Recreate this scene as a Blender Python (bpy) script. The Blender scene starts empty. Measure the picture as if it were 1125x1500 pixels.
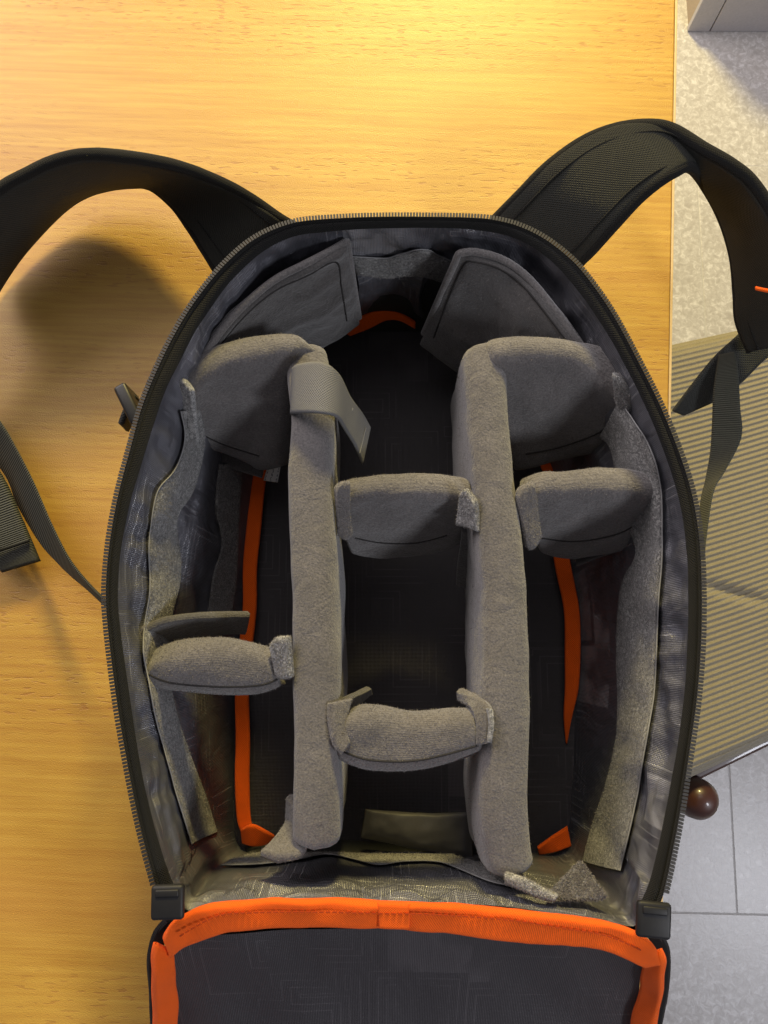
import bpy, bmesh, math, random
from mathutils import Vector, Matrix, noise
from mathutils.bvhtree import BVHTree
random.seed(7)
S = bpy.context.scene
COL = S.collection
R = math.radians

# ------------------------------------------------------------------ camera
TILT = R(10.0); CAMZ = 0.59; FPX = 1127.0
cd = bpy.data.cameras.new('camera'); cam = bpy.data.objects.new('camera', cd); COL.objects.link(cam)
cam.location = (0, 0, CAMZ); cam.rotation_euler = (TILT, 0, 0)
cd.sensor_fit = 'VERTICAL'; cd.sensor_height = 36.0; cd.lens = 36.0 * FPX / 1500.0
cd.clip_start = 0.02; cd.clip_end = 50
S.camera = cam

# ------------------------------------------------------------------ room light
w = bpy.data.worlds.new('World'); S.world = w; w.use_nodes = True
w.node_tree.nodes['Background'].inputs[0].default_value = (0.90, 0.87, 1.0, 1)
w.node_tree.nodes['Background'].inputs[1].default_value = 0.165
def area(name, loc, target, size, power, color, shape='DISK'):
    l = bpy.data.lights.new(name, 'AREA'); l.shape = shape; l.size = size; l.energy = power; l.color = color
    o = bpy.data.objects.new(name, l); COL.objects.link(o); o.location = loc
    o.rotation_euler = (Vector(target) - Vector(loc)).to_track_quat('-Z', 'Y').to_euler()
    return o
area('room_lamp', (0.15, 1.95, 1.02), (0, 0.1, 0.1), 0.34, 57, (1.0, 0.80, 0.29))
area('ceiling_lamp', (1.6, -1.0, 1.6), (0.6, -0.3, -0.7), 0.5, 25, (0.90, 0.92, 1.0))
area('overhead_fill', (-0.3, 1.2, 1.95), (0, 0.2, 0.0), 1.6, 9, (1.0, 0.93, 0.93), 'SQUARE')  # added soft fill from above, lifts the strap shadow and bag floor
area('side_fill', (-1.5, 1.7, 1.2), (0, 0.2, 0.0), 1.6, 46, (1.0, 0.91, 0.92), 'SQUARE')  # added fill from the far left for the table shadows, no window there
S.view_settings.view_transform = 'Standard'; S.view_settings.look = 'None'
S.view_settings.gamma = 1; S.view_settings.exposure = 0.07

# ------------------------------------------------------------------ helpers
_ct, _st = math.cos(TILT), math.sin(TILT)
CAM = Vector((0, 0, CAMZ))
def ray(u, v):
    x, y = (u - 562.5) / FPX, (750 - v) / FPX
    return Vector((x, y * _ct + _st, y * _st - _ct))
def P(u, v, z):
    """point at height z seen at photo position u, v"""
    d = ray(u, v); return CAM + d * ((z - CAMZ) / d.z)
def PL(pts, z=None):
    return [P(p[0], p[1], p[2] if len(p) > 2 else z) for p in pts]

def catmull(pts, n, closed=False, even=True):
    pts = [Vector(p) for p in pts]; m = len(pts)
    def ev(i, t):
        if closed: a, b, c, d = (pts[(i + k) % m] for k in (-1, 0, 1, 2))
        else: a, b, c, d = (pts[max(0, min(m - 1, i + k))] for k in (-1, 0, 1, 2))
        return 0.5 * (2 * b + (c - a) * t + (2 * a - 5 * b + 4 * c - d) * t * t + (3 * b - a - 3 * c + d) * t ** 3)
    segs = m if closed else m - 1
    if not even:
        out = []
        tot = n if closed else n - 1
        for k in range(n):
            x = k * segs / tot; i = min(int(x), segs - 1); out.append(ev(i, x - i))
        return out
    dense = [ev(i, t / 16) for i in range(segs) for t in range(16)]
    dense.append(ev(segs - 1, 1.0))
    L = [0]
    for a, b in zip(dense, dense[1:]): L.append(L[-1] + (b - a).length)
    out = []; j = 0; tot = n if closed else n - 1
    for k in range(n):
        s = L[-1] * k / tot
        while j < len(L) - 2 and L[j + 1] < s: j += 1
        f = (s - L[j]) / max(1e-9, L[j + 1] - L[j]); out.append(dense[j].lerp(dense[j + 1], min(1, max(0, f))))
    return out

def nz(p, f, seed=0.0):
    return noise.noise(Vector((p[0] * f + seed, p[1] * f + seed * 1.7, p[2] * f - seed)))

def link(name, me, mat, parent=None, smooth=True):
    if mat: me.materials.append(mat)
    if smooth:
        for p in me.polygons: p.use_smooth = True
    o = bpy.data.objects.new(name, me); COL.objects.link(o)
    if parent:
        o.parent = parent
        o.matrix_parent_inverse = Matrix.Translation(-parent.location)
    return o
def thing(name, label, cat, loc=(0, 0, 0), group=None):
    o = bpy.data.objects.new(name, None); COL.objects.link(o); o.location = loc
    o.empty_display_size = 0.02
    return tag(o, label, cat, group)
def tag(o, label=None, cat=None, group=None, kind=None):
    if label: o['label'] = label
    if cat: o['category'] = cat
    if group: o['group'] = group
    if kind: o['kind'] = kind
    return o

def grid(name, rows, mat, parent=None, closed=False, flip=False, uvs=1.0):
    """rows: list of rows of points; u runs along a row; UV in metres"""
    nr, nc = len(rows), len(rows[0]); verts = [p for r in rows for p in r]; faces = []; fuv = []
    cc = nc if closed else nc - 1
    ul = [0.0]; mid = rows[nr // 2]
    for k in range(cc): ul.append(ul[-1] + (mid[(k + 1) % nc] - mid[k]).length)
    vl = [0.0]
    for r in range(nr - 1):
        vl.append(vl[-1] + sum((rows[r + 1][c] - rows[r][c]).length for c in range(0, nc, max(1, nc // 8))) / len(range(0, nc, max(1, nc // 8))))
    for r in range(nr - 1):
        for c in range(cc):
            c2 = (c + 1) % nc
            f = [r * nc + c, r * nc + c2, (r + 1) * nc + c2, (r + 1) * nc + c]
            uv = [(ul[c], vl[r]), (ul[c + 1], vl[r]), (ul[c + 1], vl[r + 1]), (ul[c], vl[r + 1])]
            if flip: f.reverse(); uv.reverse()
            faces.append(f); fuv += uv
    me = bpy.data.meshes.new(name); me.from_pydata(verts, [], faces)
    uvl = me.uv_layers.new(name='UVMap')
    for i, t in enumerate(fuv): uvl.data[i].uv = t
    return link(name, me, mat, parent)

def slab(name, T, B, th, mat, parent=None, nu=40, nv=22, puff=0.0, amp=0.0, freq=30, seed=0, hem=0.0, hemw=0.012, round_ends=True, bow=0.0, sag=0.0, th2=None, normal_hint=None, wrinkle=None):
    """soft padded sheet between edge curve T and edge curve B with real thickness"""
    T = catmull(T, 97); B = catmull(B, 97)
    L = sum((a - b).length for a, b in zip(T, T[1:])) or 1e-6
    H = sum((a - b).length for a, b in zip(T, B)) / 97 or 1e-6
    def samp(C, s):
        x = s * 96; i = min(int(x), 95); return C[i].lerp(C[i + 1], x - i)
    def dens(x): return 0.55 * (0.5 - 0.5 * math.cos(math.pi * x)) + 0.45 * x
    r = th / 2
    def e(d, rr):
        q = min(1.0, max(0.0, d / rr)); return max(0, 1 - (1 - q) ** 2.7) ** (1 / 2.4)
    def base(s, t):
        a = samp(T, s); b = samp(B, s); p = a.lerp(b, t)
        return p
    F = [[None] * (nu + 1) for _ in range(nv + 1)]; K = [[None] * (nu + 1) for _ in range(nv + 1)]
    for j in range(nv + 1):
        t = dens(j / nv)
        for i in range(nu + 1):
            s = dens(i / nu)
            p = base(s, t); h = 0.01
            du = base(min(1, s + h), t) - base(max(0, s - h), t); dv = base(s, min(1, t + h)) - base(s, max(0, t - h))
            n = du.cross(dv)
            if n.length < 1e-12: n = Vector((0, 0, 1))
            n.normalize()
            ds = min(s, 1 - s) * L; dt = t * H; db = (1 - t) * H
            re = min(r * 0.5, L * 0.2); rt = min(r, H * 0.45)
            pr = (e(ds, re) if round_ends else (0.0 if ds < 1e-9 else 1.0)) * e(dt, rt) * e(db, rt)
            tt = th if th2 is None else th + (th2 - th) * t
            half = tt / 2 * pr
            if puff: half += puff * (math.sin(math.pi * s) ** 0.6) * (math.sin(math.pi * t) ** 0.8)
            if hem:
                d = min(ds, db)
                k = min(1.0, d / hemw); k = k * k * (3 - 2 * k)
                half = min(half, hem / 2 * e(min(ds, dt, db), hem / 2)) * (1 - k) + half * k
            off = bow * math.sin(math.pi * s) * math.sin(math.pi * min(1, t))
            p = p + n * off + Vector((0, 0, -sag * math.sin(math.pi * s) * (1 - t)))
            a1 = amp * nz(p, freq, seed); a2 = amp * 0.4 * nz(p, freq * 2.7, seed + 5)
            wv = Vector((nz(p, freq * .6, seed + 11), nz(p, freq * .6, seed + 23), nz(p, freq * .6, seed + 31))) * amp * 1.2
            if wrinkle:
                a1 += wrinkle * max(0, nz(Vector((s * L * 25, t * H * 90, seed)), 1, seed + 3)) 
            F[j][i] = p + n * (half + (a1 + a2) * min(1, half / 0.004)) + wv
            K[j][i] = p - n * (half + (a1 - a2) * min(1, half / 0.004)) + wv
    verts = []; faces = []; uv = []; nc = nu + 1
    for G in (F, K):
        for row in G: verts += row
    o2 = nc * (nv + 1)
    for j in range(nv):
        for i in range(nu):
            q = [j * nc + i, j * nc + i + 1, (j + 1) * nc + i + 1, (j + 1) * nc + i]
            t4 = [(i / nu * L, j / nv * H), ((i + 1) / nu * L, j / nv * H), ((i + 1) / nu * L, (j + 1) / nv * H), (i / nu * L, (j + 1) / nv * H)]
            faces.append(q); uv.append(t4)
            faces.append([x + o2 for x in reversed(q)]); uv.append(list(reversed(t4)))
    me = bpy.data.meshes.new(name); me.from_pydata(verts, [], faces)
    ul = me.uv_layers.new(name='UVMap'); k = 0
    for f in uv:
        for t in f: ul.data[k].uv = t; k += 1
    bm = bmesh.new(); bm.from_mesh(me); bmesh.ops.remove_doubles(bm, verts=bm.verts, dist=1e-6)
    bmesh.ops.recalc_face_normals(bm, faces=bm.faces); bm.to_mesh(me); bm.free()
    return link(name, me, mat, parent)

def tube(name, pts, rad, mat, parent=None, n=120, k=7, closed=False, flat=1.0):
    C = catmull(pts, n, closed); rows = []
    up0 = Vector((0, 0, 1))
    for i, p in enumerate(C):
        a = C[i - 1] if (i or closed) else C[0]; b = C[(i + 1) % n] if (closed or i < n - 1) else C[-1]
        d = (b - a).normalized(); s = d.cross(up0)
        if s.length < 1e-6: s = Vector((1, 0, 0))
        s.normalize(); u = s.cross(d)
        rows.append([p + (s * math.cos(2 * math.pi * q / k) + u * math.sin(2 * math.pi * q / k) * flat) * rad for q in range(k)])
    if closed: rows.append(rows[0])
    return grid(name, rows, mat, parent, closed=True)

def boxes(name, items, mat, parent=None, bevel=0.0, smooth=False):
    """items: (centre, axisx, axisy, axisz) half vectors"""
    bm = bmesh.new()
    for c, ax, ay, az in items:
        vs = [bm.verts.new(c + ax * sx + ay * sy + az * sz) for sx in (-1, 1) for sy in (-1, 1) for sz in (-1, 1)]
        for f in ((0, 1, 3, 2), (4, 6, 7, 5), (0, 4, 5, 1), (2, 3, 7, 6), (0, 2, 6, 4), (1, 5, 7, 3)): bm.faces.new([vs[i] for i in f])
    bmesh.ops.recalc_face_normals(bm, faces=bm.faces)
    if bevel: bmesh.ops.bevel(bm, geom=bm.edges[:], offset=bevel, segments=3, affect='EDGES', profile=0.5)
    me = bpy.data.meshes.new(name); bm.to_mesh(me); bm.free()
    return link(name, me, mat, parent, smooth)
def box(name, lo, hi, mat, parent=None, bevel=0.0, smooth=False):
    lo, hi = Vector(lo), Vector(hi); c = (lo + hi) / 2; h = (hi - lo) / 2
    return boxes(name, [(c, Vector((h.x, 0, 0)), Vector((0, h.y, 0)), Vector((0, 0, h.z)))], mat, parent, bevel, smooth)
def lathe(name, prof, c, mat, parent=None, k=32):
    rows = [[Vector((c[0] + r * math.cos(2 * math.pi * q / k), c[1] + r * math.sin(2 * math.pi * q / k), c[2] + z)) for q in range(k)] for r, z in prof]
    return grid(name, rows, mat, parent, closed=True)

# ------------------------------------------------------------------ materials
class NT:
    def __init__(s, name):
        s.m = bpy.data.materials.new(name); s.m.use_nodes = True; s.t = s.m.node_tree; s.b = s.t.nodes['Principled BSDF']
    def n(s, typ, **kw):
        x = s.t.nodes.new(typ)
        for k, v in kw.items(): setattr(x, k, v)
        return x
    def l(s, a, b): s.t.links.new(a, b)
    def val(s, sock, v): 
        if hasattr(v, 'is_output'): s.l(v, sock)
        else: sock.default_value = v
    def math(s, op, a, b=0.0, c=None):
        x = s.n('ShaderNodeMath', operation=op); s.val(x.inputs[0], a); s.val(x.inputs[1], b)
        if c is not None: s.val(x.inputs[2], c)
        return x.outputs[0]
    def coord(s, kind='Object', scale=(1, 1, 1), rot=(0, 0, 0), loc=(0, 0, 0)):
        c = s.n('ShaderNodeTexCoord'); mp = s.n('ShaderNodeMapping')
        mp.inputs['Scale'].default_value = scale; mp.inputs['Rotation'].default_value = rot; mp.inputs['Location'].default_value = loc
        s.l(c.outputs[kind], mp.inputs[0]); return mp.outputs[0]
    def noise(s, vec, scale, detail=3, rough=0.5, dist=0.0):
        x = s.n('ShaderNodeTexNoise'); x.inputs['Scale'].default_value = scale; x.inputs['Detail'].default_value = detail
        x.inputs['Roughness'].default_value = rough; x.inputs['Distortion'].default_value = dist; s.l(vec, x.inputs['Vector']); return x.outputs['Fac']
    def wave(s, vec, scale, direction='X', dist=0.0, profile='SIN', detail=0):
        x = s.n('ShaderNodeTexWave', wave_type='BANDS', bands_direction=direction, wave_profile=profile)
        x.inputs['Scale'].default_value = scale; x.inputs['Distortion'].default_value = dist; x.inputs['Detail'].default_value = detail
        s.l(vec, x.inputs['Vector']); return x.outputs['Fac']
    def ramp(s, fac, stops):
        x = s.n('ShaderNodeValToRGB'); el = x.color_ramp.elements
        while len(el) < len(stops): el.new(0.5)
        for e_, (p, c) in zip(el, stops): e_.position = p; e_.color = (*c, 1) if len(c) == 3 else c
        s.l(fac, x.inputs[0]); return x.outputs[0]
    def mix(s, f, a, b, bt='MIX'):
        x = s.n('ShaderNodeMix', data_type='RGBA', blend_type=bt); s.val(x.inputs[0], f)
        for k, v in ((6, a), (7, b)):
            if hasattr(v, 'is_output'): s.l(v, x.inputs[k])
            else: x.inputs[k].default_value = (*v, 1) if len(v) == 3 else v
        return x.outputs[2]
    def bump(s, h, strength=0.5, dist=0.001, prev=None):
        x = s.n('ShaderNodeBump'); x.inputs['Strength'].default_value = strength; x.inputs['Distance'].default_value = dist
        s.l(h, x.inputs['Height'])
        if prev is not None: s.l(prev, x.inputs['Normal'])
        return x.outputs[0]
    def done(s, color=None, rough=None, normal=None, sheen=0, spec=None, metal=None, coat=None):
        b = s.b
        if color is not None: s.val(b.inputs['Base Color'], color if hasattr(color, 'is_output') else (*color, 1))
        if rough is not None: s.val(b.inputs['Roughness'], rough)
        if normal is not None: s.l(normal, b.inputs['Normal'])
        if sheen:
            b.inputs['Sheen Weight'].default_value = sheen; b.inputs['Sheen Roughness'].default_value = 0.6
        if spec is not None: s.val(b.inputs['Specular IOR Level'], spec)
        if metal is not None: b.inputs['Metallic'].default_value = metal
        if coat is not None: b.inputs['Coat Weight'].default_value = coat
        return s.m

def m_felt(name, c0, c1, rib=True, sheen=0.35):
    t = NT(name); v = t.coord(); uv = t.coord('UV')
    n1 = t.noise(v, 900, 3, 0.65); n2 = t.noise(v, 40, 4, 0.6)
    col = t.ramp(n1, [(0.32, c0), (0.68, c1)])
    col = t.mix(t.ramp(n2, [(0.35, (0, 0, 0)), (0.75, (0.5, 0.5, 0.5))]), col, tuple(x * 0.72 for x in c0))
    h = n1
    if rib:
        wv = t.wave(uv, 330, 'Y', 2.5, detail=2); h = t.math('ADD', n1, t.math('MULTIPLY', wv, 0.14))
    dn = t.noise(v, 75, 3, 0.6, 0.6)
    return t.done(col, 0.97, t.bump(h, 0.8, 0.0009, t.bump(dn, 0.45, 0.004)), sheen, 0.15)
def m_velcro(name, c0, c1):
    t = NT(name); v = t.coord()
    n1 = t.noise(v, 480, 4, 0.8, 1.5); n2 = t.noise(v, 160, 3, 0.6)
    f = t.math('ADD', t.math('MULTIPLY', n1, 0.93), t.math('MULTIPLY', n2, 0.07))
    col = t.ramp(f, [(0.42, tuple(x * 0.4 for x in c0)), (0.5, c0), (0.60, c1)])
    return t.done(col, 0.85, t.bump(n1, 1.0, 0.0018), 0.3, 0.3)
def m_lining(name, base, line, rough=0.42, crease=0.7, metal=0.0, lm=0.6):
    t = NT(name); uv = t.coord('UV')
    vor = t.n('ShaderNodeTexVoronoi', distance='CHEBYCHEV', feature='F1'); vor.inputs['Scale'].default_value = 16; vor.inputs['Randomness'].default_value = 0.8
    mp = t.coord('UV', rot=(0, 0, R(45))); vor2 = t.n('ShaderNodeTexVoronoi', distance='MANHATTAN', feature='F1'); vor2.inputs['Scale'].default_value = 15; vor2.inputs['Randomness'].default_value = 0.8
    t.l(uv, vor.inputs['Vector']); t.l(mp, vor2.inputs['Vector'])
    a = t.math('PINGPONG', vor.outputs['Distance'], 0.08); ln = t.math('SUBTRACT', 1.0, t.math('MULTIPLY', t.math('ABSOLUTE', t.math('SUBTRACT', a, 0.04)), 110.0))
    ln = t.math('MAXIMUM', ln, 0.0)
    br = t.noise(uv, 26, 2); ln = t.math('MULTIPLY', ln, t.ramp(br, [(0.42, (0, 0, 0)), (0.55, (1, 1, 1))]))
    wx = t.wave(uv, 330, 'X'); wy = t.wave(uv, 330, 'Y'); wv = t.math('MULTIPLY', wx, wy)
    nn = t.noise(uv, 60, 4)
    col = t.mix(t.math('MULTIPLY', ln, lm), t.mix(nn, tuple(x * 0.93 for x in base), tuple(x * 1.05 for x in base)), line)
    ro = t.math('SUBTRACT', rough, t.math('MULTIPLY', ln, 0.12))
    wk = t.noise(t.coord('UV', (75, 30, 1)), 1.0, 2, 0.5, 1.2)
    return t.done(col, ro, t.bump(wv, 0.6, 0.0007, t.bump(wk, crease, 0.006)), 0.0, 0.7, metal)
def m_nylon(name, c, scale=300, spec=0.3, rough=0.6, tw=True, strength=0.9):
    t = NT(name); uv = t.coord('UV'); uv2 = t.coord('UV', rot=(0, 0, R(45)))
    wx = t.wave(uv2, scale, 'X'); wy = t.wave(uv2, scale, 'Y'); wv = t.math('MAXIMUM', wx, wy) if tw else t.wave(uv, scale, 'X')
    col = t.mix(wv, tuple(x * 0.5 for x in c), tuple(x * 1.3 for x in c))
    nn = t.noise(uv, 90, 3); col = t.mix(t.math('MULTIPLY', nn, 0.4), col, tuple(x * 0.6 for x in c))
    return t.done(col, rough, t.bump(wv, strength, 0.0008), 0.05, spec)
def m_plain(name, c, rough=0.5, spec=0.5, metal=0.0, nscale=300, bump=0.1, coat=None):
    t = NT(name); v = t.coord(); n1 = t.noise(v, nscale, 3)
    col = t.mix(n1, tuple(x * 0.85 for x in c), tuple(min(1, x * 1.12) for x in c))
    return t.done(col, rough, t.bump(n1, bump, 0.0005), 0, spec, metal, coat)

FELT = m_felt('grey_felt', (0.078, 0.072, 0.070), (0.172, 0.159, 0.153))
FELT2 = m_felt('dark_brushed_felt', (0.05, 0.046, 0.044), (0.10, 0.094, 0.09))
LOOP = m_velcro('grey_loop_tape', (0.13, 0.128, 0.125), (0.36, 0.355, 0.34))
HOOK = m_velcro('pale_hook_tape', (0.24, 0.24, 0.235), (0.55, 0.54, 0.52))
LIN = m_lining('grey_patterned_lining', (0.135, 0.136, 0.155), (0.38, 0.38, 0.40), 0.32, 0.34, 0.4, 0.9)
LIN_SHADED = m_lining('shaded_patterned_lining', (0.034, 0.030, 0.033), (0.095, 0.085, 0.09), 0.5, 0.12, 0.0, 0.6)  # darker copy of the lining, shade of floor and flap put into the colour
NYL = m_nylon('black_nylon', (0.022, 0.024, 0.02), 230)
STRAP = m_nylon('black_mesh_strap', (0.019, 0.020, 0.016), 260, 0.2, 0.7)
WEB = m_nylon('olive_black_webbing', (0.05, 0.052, 0.036), 220, 0.3, 0.6, tw=False)
TAPE = m_nylon('black_zip_tape', (0.011, 0.011, 0.010), 300, 0.1, 0.75)
RUB = m_plain('black_rubber', (0.014, 0.014, 0.015), 0.5, 0.3)
BUCK = m_plain('black_plastic', (0.014, 0.014, 0.015), 0.4, 0.35)
TEETH = m_plain('gunmetal_zip_teeth', (0.045, 0.044, 0.043), 0.42, 0.5, 0.4)
ORA = m_nylon('orange_ribbon', (0.92, 0.122, 0.002), 420, 0.2, 0.75, strength=0.5)
THREAD = m_plain('grey_thread', (0.22, 0.22, 0.22), 0.7, 0.3)
OTHR = m_plain('dark_orange_thread', (0.33, 0.04, 0.005), 0.8, 0.2)
ELAST = m_nylon('grey_elastic', (0.155, 0.155, 0.157), 380, 0.3, 0.7, tw=True, strength=0.6)
def m_label():
    t = NT('printed_label'); uv = t.coord('UV'); wv = t.wave(uv, 110, 'X'); n = t.noise(uv, 700, 2)
    f = t.math('MULTIPLY', t.ramp(wv, [(0.75, (0, 0, 0)), (0.85, (1, 1, 1))]), t.ramp(n, [(0.45, (0, 0, 0)), (0.55, (1, 1, 1))]))
    return t.done(t.mix(f, (0.7, 0.69, 0.66), (0.2, 0.2, 0.2)), 0.6)
LABEL = m_label()
def m_wood():
    t = NT('beech_laminate'); v = t.coord()
    r0 = t.coord('Object', rot=(0, 0, R(2.2)))
    def cs(sc):
        mp = t.n('ShaderNodeMapping'); mp.inputs['Scale'].default_value = sc; t.l(r0, mp.inputs[0]); return mp.outputs[0]
    va = cs((1.2, 16, 16)); vb = cs((3.0, 120, 120)); vc = cs((88, 470, 1))
    band = t.noise(cs((0.25, 7.0, 1)), 1.0, 2, 0.5); n1 = t.noise(va, 5.0, 4, 0.6, 0.6); n2 = t.noise(vb, 4.0, 3, 0.6, 0.2)
    col = t.ramp(t.math('ADD', t.math('MULTIPLY', n1, 0.6), t.math('MULTIPLY', n2, 0.4)), [(0.34, (0.42, 0.222, 0.034)), (0.5, (0.49, 0.285, 0.046)), (0.68, (0.55, 0.34, 0.062))])
    col = t.mix(t.ramp(band, [(0.38, (0.55, 0.55, 0.55)), (0.46, (0, 0, 0))]), col, (0.46, 0.235, 0.048))
    fl = t.noise(vc, 1.0, 1, 0.4); flm = t.noise(cs((1.5, 12, 1)), 1.0, 2)
    f = t.math('MULTIPLY', t.ramp(fl, [(0.61, (0, 0, 0)), (0.67, (1, 1, 1))]), t.ramp(flm, [(0.40, (0, 0, 0)), (0.58, (0.6, 0.6, 0.6))]))
    col = t.mix(f, col, (0.30, 0.125, 0.03))
    wl = t.wave(cs((0.35, 1, 1)), 46, 'Y', 5.0, detail=3); wm = t.noise(cs((0.8, 9, 1)), 1.0, 2)
    col = t.mix(t.math('MULTIPLY', t.math('MULTIPLY', wl, wm), 0.55), col, (0.37, 0.17, 0.03))
    sp = t.noise(v, 1100, 2, 0.6)
    h = t.math('ADD', t.math('MULTIPLY', sp, 1.0), t.math('MULTIPLY', f, -0.6))
    return t.done(col, t.math('ADD', 0.35, t.math('MULTIPLY', n2, 0.12)), t.bump(h, 0.5, 0.0006), 0, 0.5)
WOOD = m_wood()
EDGE = m_plain('pale_edge_band', (0.62, 0.45, 0.22), 0.4)
def m_tile():
    t = NT('speckled_stone_tile'); v = t.coord('Object'); oi = t.n('ShaderNodeObjectInfo')
    ad = t.n('ShaderNodeVectorMath', operation='ADD'); t.l(v, ad.inputs[0])
    sc = t.n('ShaderNodeVectorMath', operation='SCALE'); cx = t.n('ShaderNodeCombineXYZ'); t.l(oi.outputs['Random'], cx.inputs[0]); t.l(oi.outputs['Random'], cx.inputs[1])
    t.l(cx.outputs[0], sc.inputs[0]); sc.inputs['Scale'].default_value = 30; t.l(sc.outputs[0], ad.inputs[1]); v = ad.outputs[0]
    n1 = t.noise(v, 95, 4, 0.7, 0.8); n2 = t.noise(v, 12, 3)
    col = t.ramp(n1, [(0.33, (0.42, 0.40, 0.38)), (0.5, (0.53, 0.515, 0.495)), (0.66, (0.74, 0.73, 0.72))])
    col = t.mix(t.math('MULTIPLY', n2, 0.4), col, (0.36, 0.33, 0.30))
    return t.done(col, t.math('ADD', 0.22, t.math('MULTIPLY', n1, 0.25)), t.bump(n1, 0.12, 0.002), 0, 0.5)
TILE = m_tile()
GROUT = m_plain('grey_grout', (0.5, 0.49, 0.47), 0.9, 0.2)
WALL = m_plain('tan_wall_paint', (0.42, 0.34, 0.24), 0.8, 0.2)
SKIRT = m_plain('grey_skirting_tile', (0.46, 0.44, 0.44), 0.4, 0.5)
def m_cord():
    t = NT('striped_corduroy'); v = t.coord(); uv = t.coord('UV')
    n1 = t.noise(v, 800, 3, 0.7); n2 = t.noise(v, 9, 3)
    col = t.ramp(n1, [(0.3, (0.175, 0.155, 0.11)), (0.7, (0.31, 0.285, 0.215))])
    col = t.mix(t.math('MULTIPLY', n2, 0.35), col, (0.30, 0.25, 0.17))
    return t.done(col, 0.95, t.bump(n1, 0.5, 0.001), 0.25, 0.1)
CORD = m_cord()
MAHO = m_plain('mahogany_wood', (0.05, 0.017, 0.011), 0.4, 0.5, 0, 60, 0.05, 0.3)
PACK = m_plain('grey_paper_sachet', (0.075, 0.073, 0.071), 0.5, 0.4)

# ------------------------------------------------------------------ tiled floor, wall
FZ = -0.75
floor = box('floor', (-2.2, -1.9, FZ - 0.03), (2.6, 3.2, FZ - 0.0005), GROUT); tag(floor, kind='structure')
cr = P(1020, 242, FZ); ps = 0.446; ga = R(-1.2)
tm = None
ex = Vector((math.cos(ga), math.sin(ga), 0)); ey = Vector((-math.sin(ga), math.cos(ga), 0))
for i in range(-5, 5):
    for j in range(-6, 5):
        c = cr + ex * (i + .5 + (0.5 if j % 2 == 0 else 0)) * ps + ey * (j + .5) * ps
        if c.x < -0.2 and abs(c.y) > 1.2: continue
        if not (-1.3 < c.x < 2.2): continue
        if tm is None:
            o = boxes('tile', [(Vector((0, 0, -0.004)), Vector((ps / 2 - .0011, 0, 0)), Vector((0, ps / 2 - .0011, 0)), Vector((0, 0, .004)))], TILE, None, 0.0006); tm = o.data
        else:
            o = bpy.data.objects.new('tile', tm); COL.objects.link(o)
        o.parent = floor; o.location = (c.x, c.y, FZ); o.rotation_euler.z = ga
wc = P(1006, 47, FZ)
wall = box('wall', (wc.x + .004, wc.y + .012, FZ), (2.4, wc.y + .16, -0.36), WALL); tag(wall, kind='structure')
for k in range(6):
    x0 = wc.x + (0 if k == 0 else 0.045 + (k - 1) * 0.33); x1 = wc.x + 0.045 + k * 0.33
    box('skirting_tile', (x0 + .001, wc.y, FZ + .001), (x1 - .001, wc.y + .011, FZ + 0.085), SKIRT, wall, 0.001)

# ------------------------------------------------------------------ table
e0, e1 = P(993, 0, 0), P(983, 620, 0); ed = (e1 - e0).normalized(); tdir = Vector((-ed.y, ed.x, 0))
if tdir.x > 0: tdir = -tdir
table = thing('table', 'beech laminate table with horizontal grain and pale edge, under the open backpack', 'table', (-0.3, 0.2, FZ))
near = e1 + ed * 0.55; far = e0 - ed * 0.50
def tbox(name, a, b, z0, z1, s0, s1, mat, bev=0.0015):
    # a,b along the right edge (points), s0..s1 inwards
    c = (a + b) / 2 + tdir * (s0 + s1) / 2; c.z = (z0 + z1) / 2
    return boxes(name, [(c, tdir * (s1 - s0) / 2, (b - a) / 2, Vector((0, 0, (z1 - z0) / 2)))], mat, table, bev)
top = tbox('tabletop', far, near, -0.025, 0, 0.0022, 1.5, WOOD)
tbox('edge_band', far, near, -0.025, -0.0004, 0, 0.002, EDGE, 0.0004)
for a in (0.06, 1.40):
    for q in (far + ed * 0.06, near - ed * 0.10):
        tbox('leg', q, q + ed * 0.05, FZ, -0.026, a, a + 0.05, WOOD)


# ------------------------------------------------------------------ chair
SZ = -0.27
chair = thing('chair', 'mahogany chair with olive striped corduroy seat pushed beside the table', 'chair', (0.6, 0.0, FZ))
A = P(935, 503, SZ); B_ = P(1330, 418, SZ); C_ = P(1320, 1005, SZ); D = P(985, 1168, SZ)
nr, nc = 760, 44
rows = []
for j in range(nr + 1):
    t = j / nr; row = []
    for i in range(nc + 1):
        s = i / nc
        p = A.lerp(B_, s).lerp(D.lerp(C_, s), t)
        ds = min(s, 1 - s) * 0.36; dt = min(t, 1 - t) * 0.5
        r_ = 0.03; q = min(1, min(ds, dt) / r_)
        zz = 0.045 * math.sqrt(max(0, 1 - (1 - q) ** 2))
        dome = 0.012 * math.sin(math.pi * s) * math.sin(math.pi * t)
        rib = 0.0018 * (0.5 + 0.5 * math.cos(2 * math.pi * (t * 78 + 1.3 * nz(p, 3.5)))) ** 1.4
        cre = -0.008 * math.exp(-((t - 0.60 - 0.35 * (s - 0.2)) / 0.012) ** 2) * math.exp(-((s - 0.28) / 0.14) ** 2)
        row.append(p + Vector((0, 0, zz + dome + rib + cre - 0.045 + 0.004 * nz(p, 9, 3))))
    rows.append(row)
grid('seat_cushion', rows, CORD, chair, flip=True)
def rail(a, b):
    d = (b - a).normalized(); n_ = Vector((-d.y, d.x, 0))
    boxes('seat_rail', [((a + b) / 2 + Vector((0, 0, -0.068)), (b - a) / 2, n_ * 0.011, Vector((0, 0, 0.022)))], MAHO, chair, 0.004, True)
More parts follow.
